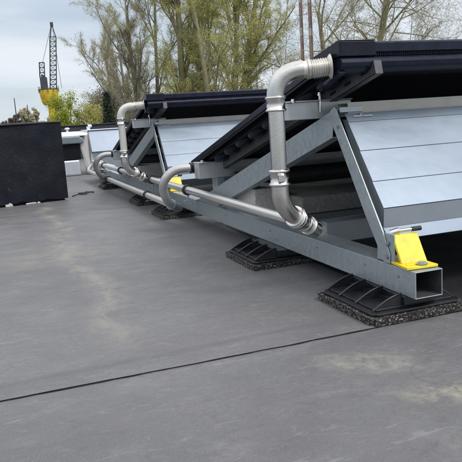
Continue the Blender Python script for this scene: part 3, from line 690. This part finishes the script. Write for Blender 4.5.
def bush(name, loc, rx, rz, label, leaf, seed, n, s, bark='brown'):
    rng = random.Random(seed); t = thing(name, label, 'bush' if 'bush' in name else 'tree', loc)
    g = MB(); c = MB()
    cl = []
    for _ in range(110):
        h = rng.random()**.8; wd = rx*(.95 if 'evergreen' not in name else 1.15*(1-h)+.12)*(1-.45*h**3); a = rng.uniform(0,6.283); q_ = math.sqrt(rng.random())
        cl.append((Vector((math.cos(a)*wd*q_, math.sin(a)*wd*q_, rz*(.2+.72*h)-.10*rz*q_*rng.random())), rng.uniform(.10,.26)*rx))
    for p,_ in cl[:30]:
        q = Vector((p.x*.15,p.y*.15,0)); g.tube([q, q.lerp(p,.5)+Vector((0,0,.2)), p], [.09*rx*.3,.03*rx,.012*rx], 5)
    for i in range(n):
        p, r = rng.choice(cl); v = Vector((rng.gauss(0,1),rng.gauss(0,1),rng.gauss(0,1.3)))*r*.6
        q = p+v
        if q.z < .1: continue
        add_leaf(c, q, s*rng.uniform(.5,1.4), rng)
    g.build('trunk', BARK[bark], t); c.mi = [0]*len(c.mi); c.build('crown', LEAF[leaf], t)
bush('lime_bush',(4.5,60,-6),2.0,11.0,'bright yellow-green bush below the crane','lime',41,16000,.07)
bush('lime_bush',(8.2,52,-6),1.6,7.6,'dim yellow-green bush between black box and evergreen','yellow',42,4500,.09) if False else bush('olive_bush',(6.3,52,-6),1.7,9.6,'olive bush between the lime bush and the dark evergreen','olive',42,12000,.055)
bush('evergreen_tree',(6.9,48.5,-6),1.1,10.8,'dark evergreen rising beside the second pipe','dark',43,14000,.06)
for i,(x,y,rx,rz,lf,lb) in enumerate(((13.0,60,3.6,10.6,'brown','brown scrub right of the evergreen behind the second pipe'),(9.0,64,3.4,11.2,'brown','brown scrub below the leftmost bare tree'),(17,62,4,12,'olive','olive thicket behind the trunks above the second collector'),(21.5,66,3.5,9.6,'brown','brown thicket behind the big upright pipe'))):
    bush('scrub_bush',(x,y,-6),rx,rz,lb,lf,50+i,30000,.06)

# ---------------------------------------------------------------- world, sun
w = bpy.data.worlds.new('World'); S.world = w; w.use_nodes = True; n = w.node_tree.nodes; l = w.node_tree.links
bg = n['Background']; sk = n.new('ShaderNodeTexSky'); sk.sky_type = 'NISHITA'; sk.sun_disc = False
EL, AZ = math.radians(48), math.radians(150)             # azimuth clockwise from +y
sk.sun_elevation = EL; sk.sun_rotation = AZ
tc = n.new('ShaderNodeTexCoord'); mp = n.new('ShaderNodeMapping'); mp.inputs['Scale'].default_value = (1,1,4.5); l.new(tc.outputs['Generated'], mp.inputs[0])
nz = n.new('ShaderNodeTexNoise'); nz.inputs['Scale'].default_value = 3.1; nz.inputs['Detail'].default_value = 7; nz.inputs['Roughness'].default_value = .55; nz.inputs['Distortion'].default_value = .3; l.new(mp.outputs[0], nz.inputs[0])
r = n.new('ShaderNodeMapRange'); r.inputs[1].default_value = .30; r.inputs[2].default_value = .62; r.inputs[3].default_value = .55; r.inputs[4].default_value = 1.; l.new(nz.outputs[0], r.inputs[0])
nz2 = n.new('ShaderNodeTexNoise'); nz2.inputs['Scale'].default_value = 3.0; nz2.inputs['Detail'].default_value = 6; l.new(mp.outputs[0], nz2.inputs[0])
r2 = n.new('ShaderNodeMapRange'); r2.inputs[1].default_value = .38; r2.inputs[2].default_value = .62; l.new(nz2.outputs[0], r2.inputs[0])
cc = n.new('ShaderNodeMix'); cc.data_type = 'RGBA'; cc.inputs[6].default_value = (6.6,7.5,8.6,1); cc.inputs[7].default_value = (8.2,8.8,9.5,1); l.new(r2.outputs[0], cc.inputs[0])
mx = n.new('ShaderNodeMix'); mx.data_type = 'RGBA'; l.new(r.outputs[0], mx.inputs[0]); l.new(sk.outputs[0], mx.inputs[6]); l.new(cc.outputs[2], mx.inputs[7])
sp = n.new('ShaderNodeSeparateXYZ'); l.new(tc.outputs['Generated'], sp.inputs[0])
zr = n.new('ShaderNodeMapRange'); zr.interpolation_type = 'SMOOTHSTEP'; zr.inputs[1].default_value = .20; zr.inputs[2].default_value = .75; zr.inputs[3].default_value = 1.; zr.inputs[4].default_value = 2.1; l.new(sp.outputs[2], zr.inputs[0])
zc = n.new('ShaderNodeMix'); zc.data_type = 'RGBA'; zc.inputs[6].default_value = (1,1,1,1); zc.inputs[7].default_value = (2.25,2.02,1.84,1)
zr.inputs[3].default_value = 0; zr.inputs[4].default_value = 1; l.new(zr.outputs[0], zc.inputs[0])
vm = n.new('ShaderNodeVectorMath'); vm.operation = 'MULTIPLY'; l.new(mx.outputs[2], vm.inputs[0]); l.new(zc.outputs[2], vm.inputs[1])
l.new(vm.outputs[0], bg.inputs[0]); bg.inputs[1].default_value = .10
sd = bpy.data.lights.new('sun','SUN'); so = bpy.data.objects.new('sun', sd); S.collection.objects.link(so)
sd.energy = 2.0; sd.angle = math.radians(16); sd.color = (1,.96,.9)
dirv = Vector((math.sin(AZ)*math.cos(EL), math.cos(AZ)*math.cos(EL), math.sin(EL))); so.rotation_euler = dirv.to_track_quat('Z','Y').to_euler()
S.view_settings.view_transform = 'Standard'; S.view_settings.look = 'None'; S.view_settings.exposure = 0; S.view_settings.gamma = 1; S.view_settings.use_curve_mapping = False
